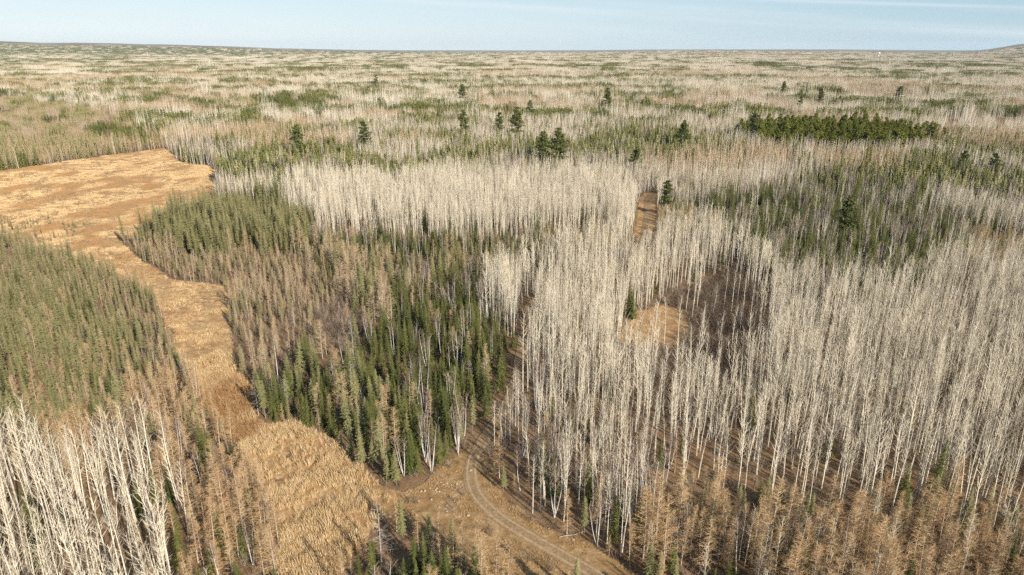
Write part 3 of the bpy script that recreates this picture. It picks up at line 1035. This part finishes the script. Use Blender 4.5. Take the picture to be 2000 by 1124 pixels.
def ribbon(name, pts, half, lift, mat, off=0.0):
    v, f = [], []
    k = 5
    for i, p in enumerate(pts):
        d = (pts[min(i + 1, len(pts) - 1)] - pts[max(i - 1, 0)]).normalized()
        n = Vector((d.y, -d.x))
        wob = 1 + .35 * (float(vnoise(i / 5, 3.3, 91)) - .5)
        for q in range(k):
            t = q / (k - 1) * 2 - 1
            c = p + n * (off + t * half * wob)
            v.append((c.x, c.y, float(terrain(c.x, c.y)) + lift - (.05 if abs(t) == 1 else 0)))
        if i:
            for q in range(k - 1):
                b = (i - 1) * k + q
                f.append((b, b + 1, b + k + 1, b + k))
    me = bpy.data.meshes.new(name)
    me.from_pydata(v, [], f)
    me.materials.append(MT[mat])
    return kind_tag(link(name, me), 'structure')


build_ground()


def bounds(p):
    a = np.array(p)
    return a[:, 0].min() - 3, a[:, 0].max() + 3, a[:, 1].min() - 3, a[:, 1].max() + 3


sheet('meadow', warp_in(MEADOW), *bounds(MEADOW), 1.2, .06, 'meadow', .25)
sheet('clearing', warp_in(CLEARING), *bounds(CLEARING), .5, .09, 'clearing', .12)
sheet('grassy_opening', warp_in(OPEN1), *bounds(OPEN1), .8, .10, 'meadow', .25)
ribbon('dirt_track', TRACK, 1.45, .18, 'track')
near_track = TRACK[:60]
ribbon('wheel_rut', near_track, .27, .20, 'rut', -.8)
ribbon('wheel_rut', near_track, .27, .20, 'rut', .8)

# ------------------------------------------------------------------ trees: the largest in view one by one, the rest as one mass per kind
WHERE_DEFAULT = 'in the mixed woods beyond the meadow'
LABEL_KIND = {'aspen': ('{} bare pale aspen', 'aspen'), 'spruce': ('{} green spruce', 'spruce'), 'black': ('{} black spruce', 'black spruce'), 'larch': ('{} orange-brown bare tamarack', 'tamarack'),
              'birch': ('{} white birch', 'birch'), 'redpine': ('{} red pine', 'red pine'), 'whitepine': ('{} dark white pine', 'white pine'), 'snag': ('{} dead grey tree', 'dead tree')}
GROUPS = {'aspen': 'bare aspens', 'spruce': 'green spruces', 'black': 'black spruces', 'larch': 'brown tamaracks', 'birch': 'white birches', 'redpine': 'red pines', 'whitepine': 'white pines over the canopy', 'snag': 'dead trees'}
TREE_H = {'aspen': 15.5, 'spruce': 9, 'black': 9, 'larch': 10, 'birch': 10.5, 'redpine': 15, 'whitepine': 24, 'snag': 9}


def proto_objects(K):
    out = []
    for me in K['proto']:
        out.append(bpy.data.objects.new(me.name, me))       # kept out of the scene: shapes for the masses only
    return out


def mass(name, protos, pts, label, category):
    """one object holding every remaining plant of a kind; pts rows: x y z rx ry rz scale proto tint"""
    me = bpy.data.meshes.new(name)
    me.from_pydata(pts[:, 0:3].tolist(), [], [])
    for an, typ, dat in (('rot', 'FLOAT_VECTOR', pts[:, 3:6]), ('scl', 'FLOAT', pts[:, 6]), ('idx', 'INT', pts[:, 7]), ('tint', 'FLOAT', pts[:, 8])):
        a = me.attributes.new(an, typ, 'POINT')
        if typ == 'FLOAT_VECTOR':
            a.data.foreach_set('vector', dat.astype(np.float32).ravel())
        elif typ == 'INT':
            a.data.foreach_set('value', dat.astype(np.int32))
        else:
            a.data.foreach_set('value', dat.astype(np.float32))
    o = link(name, me)
    o['kind'] = 'stuff'; o['label'] = label; o['category'] = category
    ng = bpy.data.node_groups.new(name, 'GeometryNodeTree')
    ng.interface.new_socket('Geometry', in_out='INPUT', socket_type='NodeSocketGeometry')
    ng.interface.new_socket('Geometry', in_out='OUTPUT', socket_type='NodeSocketGeometry')
    gi = ng.nodes.new('NodeGroupInput'); go = ng.nodes.new('NodeGroupOutput')
    join = ng.nodes.new('GeometryNodeJoinGeometry')

    def attr(nm, typ):
        n = ng.nodes.new('GeometryNodeInputNamedAttribute')
        n.data_type = typ
        n.inputs['Name'].default_value = nm
        return n.outputs['Attribute']
    a_idx, a_scl, a_rot = attr('idx', 'INT'), attr('scl', 'FLOAT'), attr('rot', 'FLOAT_VECTOR')
    e2r = ng.nodes.new('FunctionNodeEulerToRotation')
    ng.links.new(a_rot, e2r.inputs[0])
    used_idx = set(pts[:, 7].astype(int).tolist())
    for k, po in enumerate(protos):
        if k not in used_idx:
            continue
        oi = ng.nodes.new('GeometryNodeObjectInfo')
        oi.inputs['Object'].default_value = po
        oi.inputs['As Instance'].default_value = False
        cmp_ = ng.nodes.new('FunctionNodeCompare')
        cmp_.data_type = 'INT'; cmp_.operation = 'EQUAL'
        isock = [s for s in cmp_.inputs if s.type == 'INT']
        ng.links.new(a_idx, isock[0])
        isock[1].default_value = k
        iop = ng.nodes.new('GeometryNodeInstanceOnPoints')
        ng.links.new(gi.outputs[0], iop.inputs['Points'])
        ng.links.new(cmp_.outputs[0], iop.inputs['Selection'])
        ng.links.new(oi.outputs['Geometry'], iop.inputs['Instance'])
        ng.links.new(e2r.outputs[0], iop.inputs['Rotation'])
        ng.links.new(a_scl, iop.inputs['Scale'])
        ng.links.new(iop.outputs[0], join.inputs[0])
    ng.links.new(join.outputs[0], go.inputs[0])
    md = o.modifiers.new('plants', 'NODES')
    md.node_group = ng
    return o


LIMIT = 300
ALL = np.concatenate([np.column_stack([a[:, 0], a[:, 1], np.full(len(a), SIX[s])])[(a[:, 6] == 0)] for s in SPEC for a in TREES[s]])
ALL = ALL[np.hypot(ALL[:, 0], ALL[:, 1]) < 260]
for s in SPEC:
    K = KINDS[s]
    if not TREES[s]:
        continue
    T = np.concatenate(TREES[s])
    z = terrain(T[:, 0], T[:, 1]) - .06
    hgt = TREE_H[s] * T[:, 2]
    px0, py0, d0 = project(T[:, 0], T[:, 1], z)
    px1, py1, d1 = project(T[:, 0], T[:, 1], z + hgt * .8)
    size = FPX * hgt / d1
    vis = (px1 > 0) & (px1 < 2000) & (py1 < 1124) & (py1 > 0) & (T[:, 6] == 0)
    order = np.argsort(-np.where(vis, size, -1))
    pick = order[:LIMIT]
    pick = pick[vis[pick]]
    lab, cat = LABEL_KIND[s]
    for i in pick:
        pr = int(T[i, 3])
        tm, cm = K['near'][pr]
        root = bpy.data.objects.new(K['name'], None)
        root.empty_display_size = .5
        COL.objects.link(root)
        root.location = (T[i, 0], T[i, 1], z[i])
        sc_ = float(T[i, 2])
        root.rotation_euler = (rnd(-.03, .03), rnd(-.03, .03), rnd(0, 6.283))
        root.scale = (sc_, sc_, sc_)
        rgn = int(T[i, 4])
        where = REG[rgn][4] if rgn >= 0 else WHERE_DEFAULT
        if rgn == -2:
            where = 'standing out among its neighbours'
        rel = sc_ / (REG[rgn][3].get(s, 1.0) if rgn >= 0 else 1.0)
        lbl = ('tall ' if rel > 1.12 else 'small ' if rel < .74 else '') + lab.format(K['looks'][pr]) + ' ' + where
        dd = np.hypot(ALL[:, 0] - T[i, 0], ALL[:, 1] - T[i, 1])
        dd[dd < .01] = 99
        j = int(dd.argmin())
        extra = ''
        if dist_to_line(T[i:i + 1, 0], T[i:i + 1, 1], MEADOW)[0] < 3.5 and 'meadow' not in where:
            extra = ', at the meadow edge'
        elif dd[j] < 1.8 and int(ALL[j, 2]) != SIX[s]:
            extra = ', touching a ' + LABEL_KIND[SPEC[int(ALL[j, 2])]][1]
        if len((lbl + extra).split()) <= 16:
            lbl += extra
        root['label'] = lbl
        root['category'] = cat
        root['group'] = f"{GROUPS[s]} {where}"
        link('trunk', tm, root)
        link('crown', cm, root)
    rest = np.ones(len(T), bool)
    rest[pick] = False
    T, z = T[rest], z[rest]
    if not len(T):
        continue
    m = len(T)
    rot = np.stack([rng.uniform(-.035, .035, m), rng.uniform(-.035, .035, m), rng.uniform(0, 6.283, m)], 1)
    plot = T[:, 6] >= 2
    rot[plot, 0:2] = 0
    pts = np.column_stack([T[:, 0], T[:, 1], z, rot, T[:, 2], T[:, 3], T[:, 5]])
    mass({'aspen': 'aspen_forest', 'spruce': 'spruce_forest', 'black': 'black_spruce_forest', 'larch': 'tamarack_forest', 'birch': 'birch_thicket', 'redpine': 'pine_wood', 'whitepine': 'white_pine_wood', 'snag': 'dead_tree_wood'}[s],
         proto_objects(K), pts,
         {'aspen': 'endless mass of bare pale aspens reaching to the skyline', 'spruce': 'mass of green spruces scattered through the woods', 'black': 'mass of narrow olive black spruces', 'larch': 'mass of orange-brown bare tamaracks',
          'birch': 'mass of white-stemmed birches with reddish twigs', 'redpine': 'mass of deep green pines in groves', 'whitepine': 'white pines', 'snag': 'dead grey trees scattered in the conifer belt'}[s], 'forest')
    print(s, 'individual', len(pick), 'mass', m)


# ------------------------------------------------------------------ undergrowth and meadow grass
def make_bush(h=1.7, n=14):
    m = MB()
    for q in range(n):
        az = rnd(0, 6.3); el = rnd(.7, 1.4)
        d = Vector((math.cos(az) * math.cos(el), math.sin(az) * math.cos(el), math.sin(el)))
        s = Vector((rnd(-.3, .3), rnd(-.3, .3), 0)); e = s + d * h * rnd(.6, 1.1)
        m.tube([s, e], [.022, .006], 3)
        for w in range(6):
            b = s.lerp(e, rnd(.35, 1))
            m.tube([b, b + (d + Vector((rnd(-1, 1), rnd(-1, 1), rnd(-.2, .8)))).normalized() * rnd(.25, .55)], [.014, 0], 3)
    return m.mesh('bush_shape', [MT['brush']])


def make_tussock(h=.8, n=34, spread=.55):
    m = MB()
    for q in range(n):
        az = rnd(0, 6.3)
        s = Vector((math.cos(az), math.sin(az), 0)) * rnd(0, spread)
        lean = Vector((math.cos(az) + rnd(-.6, .6), math.sin(az) + rnd(-.6, .6), 0)) * rnd(.08, .34) * h + Vector((-.10 * h, .05 * h, 0))
        hh = h * rnd(.6, 1.15)
        side = Vector((rnd(-1, 1), rnd(-1, 1), 0)).normalized() * rnd(.014, .032)
        mid = s + lean * .4 + Vector((0, 0, hh * .65)); tip = s + lean + Vector((0, 0, hh * .9))
        m.add([(s - side)[:], (s + side)[:], (mid + side * .8)[:], (mid - side * .8)[:], tip[:]], [(0, 1, 2, 3), (3, 2, 4)])
    return m.mesh('tussock_shape', [MT['grass']])


GRASSY = sheet('grassy_trail', lambda x, y: (dist_to_line(x, y, TRACK_C) < 4.6 + 1.6 * (fbm(x / 5, y / 5, 119) - .5)) & (y > 215) & (x > 45), *bounds(W([(1150, 560), (1285, 375), (1200, 375)])), .8, .07, 'meadow', .2)
bush_p = [bpy.data.objects.new('bush_shape', make_bush(rnd(1.3, 2.2))) for _ in range(4)]
x, y = near_points(2.3)
dens = fbm(x / 16, y / 16, 101)
wx = x + 4 * (fbm(x / 14, y / 14, 51) - 0.5)
br = in_poly(wx, y, BRUSH1) | in_poly(wx, y, GAPBR)
ok = ((rng.random(len(x)) < .32 + .6 * sstep(.42, .62, dens)) | br) & (~open_mask(x, y) | (warp_in(CLEARING)(x, y) & (dist_to_line(x, y, TRACK_C) > 2.6) & (rng.random(len(x)) < .5)))
x, y = x[ok], y[ok]
m = len(x)
pts = np.column_stack([x, y, terrain(x, y) - .05, np.zeros(m), np.zeros(m), rng.uniform(0, 6.28, m), rng.uniform(.6, 1.5, m) * (1 + .7 * br[ok]), rng.integers(0, 4, m), np.clip(fbm(x / 20, y / 20, 103) * 1.6 - .5 + rng.uniform(-.2, .2, m), 0, 1)])
mass('undergrowth', bush_p, pts, 'brown leafless brush covering the forest floor', 'undergrowth')

tus_p = [bpy.data.objects.new('tussock_shape', make_tussock(1.1, 34, .42)), bpy.data.objects.new('tussock_shape', make_tussock(.9, 38, .5)), bpy.data.objects.new('tussock_shape', make_tussock(1.3, 30, .36)),
         bpy.data.objects.new('tussock_shape', make_tussock(.45, 30, .9)), bpy.data.objects.new('tussock_shape', make_tussock(.4, 34, 1.0))]


def grass_points(poly, s):
    b = bounds(poly)
    gx, gy = np.meshgrid(np.arange(b[0], b[1], s), np.arange(b[2], b[3], s))
    x = gx.ravel() + rng.uniform(-.5, .5, gx.size) * s; y = gy.ravel() + rng.uniform(-.5, .5, gx.size) * s
    ok = warp_in(poly)(x, y)
    return x[ok], y[ok]


rows = []
x, y = grass_points(MEADOW, .58)
r = np.hypot(x, y)
ok = (r < 190) | (rng.random(len(x)) < .40)
bare = fbm(x / 6, y / 6, 111)
ok &= (bare > .45) | (rng.random(len(x)) < .22)
x, y = x[ok], y[ok]; r = np.hypot(x, y)
m = len(x)
tint = np.clip(sstep(.42, .66, fbm(x / 13, y / 22, 113)) * .95 + rng.uniform(-.12, .12, m), 0, 1)
far = r > 190
rows.append(np.column_stack([x, y, terrain(x, y) + .0, np.zeros(m), np.zeros(m), rng.uniform(-.7, .7, m), rng.uniform(.55, 1.0, m) + .6 * sstep(.45, .7, fbm(x / 3, y / 3, 115)), np.where(far, rng.integers(3, 5, m), rng.integers(0, 3, m)), tint]))
for poly, s in ((OPEN1, .9), (CLEARING, 1.0)):
    x, y = grass_points(poly, s)
    ok = (dist_to_line(x, y, TRACK_C) > 2.0) & (fbm(x / 4, y / 4, 117) > .47)
    x, y = x[ok], y[ok]; m = len(x)
    rows.append(np.column_stack([x, y, terrain(x, y) + (.12 if poly is CLEARING else .05), np.zeros(m), np.zeros(m), rng.uniform(0, 6.3, m), rng.uniform(.5, .9, m), rng.integers(3, 5, m), rng.uniform(.1, .8, m)]))
g = np.concatenate(rows)
mass('meadow_grass', tus_p, g, 'golden dry sedge and grass tussocks filling the meadow', 'grass')
print('grass', len(g), 'brush', len(pts))


# ------------------------------------------------------------------ small things
def make_rock(seed):
    random.seed(seed)
    import bmesh
    bm = bmesh.new()
    bmesh.ops.create_icosphere(bm, subdivisions=2, radius=1)
    off = [Vector((rnd(-1, 1), rnd(-1, 1), rnd(-1, 1))).normalized() for _ in range(7)]
    for v in bm.verts:
        for d in off:
            k = v.co.dot(d) - .62
            if k > 0:
                v.co -= d * k * .85
        v.co.z *= .7
    me = bpy.data.meshes.new('rock')
    bm.to_mesh(me); bm.free()
    me.materials.append(MT['rock'])
    return me


rocks = [make_rock(s) for s in range(5)]
random.seed(77)
for i in range(48):
    px, py = (random.gauss(845, 32), random.gauss(965, 22)) if i < 34 else (rnd(900, 1180), 0)
    if i >= 34:
        py = 905 + (px - 900) * .62 + rnd(-18, 22)
    x, y = at(px, py)
    if not in_poly(np.array([x]), np.array([y]), CLEARING)[0]:
        continue
    o = link('rock', rocks[i % 5])
    s = rnd(.12, .36)
    o.scale = (s * rnd(.8, 1.4), s, s * rnd(.7, 1.0)); o.rotation_euler = (0, 0, rnd(0, 6.3))
    o.location = (x, y, float(terrain(x, y)) + .10 + s * .2)
    o['label'] = 'pale field stone lying in the stony clearing' if i < 34 else 'pale stone lying beside the dirt track'
    o['category'] = 'rock'
    o['group'] = 'pale stones of the clearing' if i < 34 else 'pale stones along the track'


def make_log(ln, r):
    tr, br_ = MB(), MB()
    k = 6
    p = [Vector((ln * (i / (k - 1) - .5), .12 * math.sin(i * 1.7), 0)) for i in range(k)]
    tr.tube(p, [r * (1 - .6 * i / (k - 1)) for i in range(k)], 6)
    for q in range(5):
        s = lerp_path(p, rnd(.3, .95))
        br_.tube([s, s + Vector((rnd(.2, .6), rnd(-.8, .8), rnd(.1, .7)))], [.035, 0], 3)
    return tr.mesh('log_trunk', [MT['dead_wood']], True), br_.mesh('log_branches', [MT['dead_wood']])


for px, py, a, ln, lab in [(855, 930, 2.5, 5, 'pale fallen trunk at the foot of the birches by the clearing'), (838, 935, 2.2, 4, 'thin fallen pole leaning towards the stony clearing'), (975, 812, .2, 5, 'fallen pale log lying beside the upper track'), (968, 800, -.2, 4, 'short fallen log beside the upper track'), (1118, 1046, .3, 5, 'long thin fallen trunk at the track edge under the aspens'), (535, 1105, .7, 4, 'fallen pole at the foot of the tamarack strip')]:
    x, y = at(px, py)
    root = bpy.data.objects.new('fallen_log', None)
    COL.objects.link(root)
    root.location = (x, y, float(terrain(x, y)) + .2); root.rotation_euler = (0, 0, a)
    root['label'] = lab; root['category'] = 'log'; root['group'] = 'fallen logs'
    t_, b_ = make_log(ln, .085)
    link('trunk', t_, root); link('branch', b_, root)

# far white water tower on the skyline
x, y = at(1716, 108)
dx = Vector((x, y)).normalized() * 7500
root = bpy.data.objects.new('water_tower', None)
COL.objects.link(root)
gz = float(terrain(dx.x, dx.y))
root.location = (dx.x, dx.y, gz)
root['label'] = 'tiny white water tower far off near the skyline'; root['category'] = 'water tower'
MT['white_paint'] = mat_plain('white_paint', (0.8, 0.8, 0.8), (0.82, 0.82, 0.82), rough=.5, c3=(0.74, 0.74, 0.74))
tw = MB(); tw.tube([(0, 0, 0), (0, 0, 4), (0, 0, 30), (0, 0, 38)], [6, 3.2, 2.6, 5], 14)
link('pedestal', tw.mesh('pedestal', [MT['white_paint']], True), root)
tk = MB(); tk.tube([(0, 0, 34), (0, 0, 37), (0, 0, 42), (0, 0, 48), (0, 0, 52), (0, 0, 54)], [3, 9, 12, 11, 6, 0], 18)
link('tank', tk.mesh('tank', [MT['white_paint']], True), root)

# ------------------------------------------------------------------ the air
hz = MB()
L, z0, z1 = 31000, -40, 330
hz.add([(-L, -L, z0), (L, -L, z0), (L, L, z0), (-L, L, z0), (-L, -L, z1), (L, -L, z1), (L, L, z1), (-L, L, z1)], [(3, 2, 1, 0), (4, 5, 6, 7), (0, 1, 5, 4), (1, 2, 6, 5), (2, 3, 7, 6), (3, 0, 4, 7)])
hm = bpy.data.materials.new('haze')
hm.use_nodes = True
hm.node_tree.nodes.clear()
pv = hm.node_tree.nodes.new('ShaderNodeVolumePrincipled')
pv.inputs['Color'].default_value = (0.80, 0.93, 1.0, 1)
pv.inputs['Density'].default_value = 2.0e-5
ho = hm.node_tree.nodes.new('ShaderNodeOutputMaterial')
hm.node_tree.links.new(pv.outputs[0], ho.inputs['Volume'])
kind_tag(link('haze', hz.mesh('haze', [hm])), 'stuff')
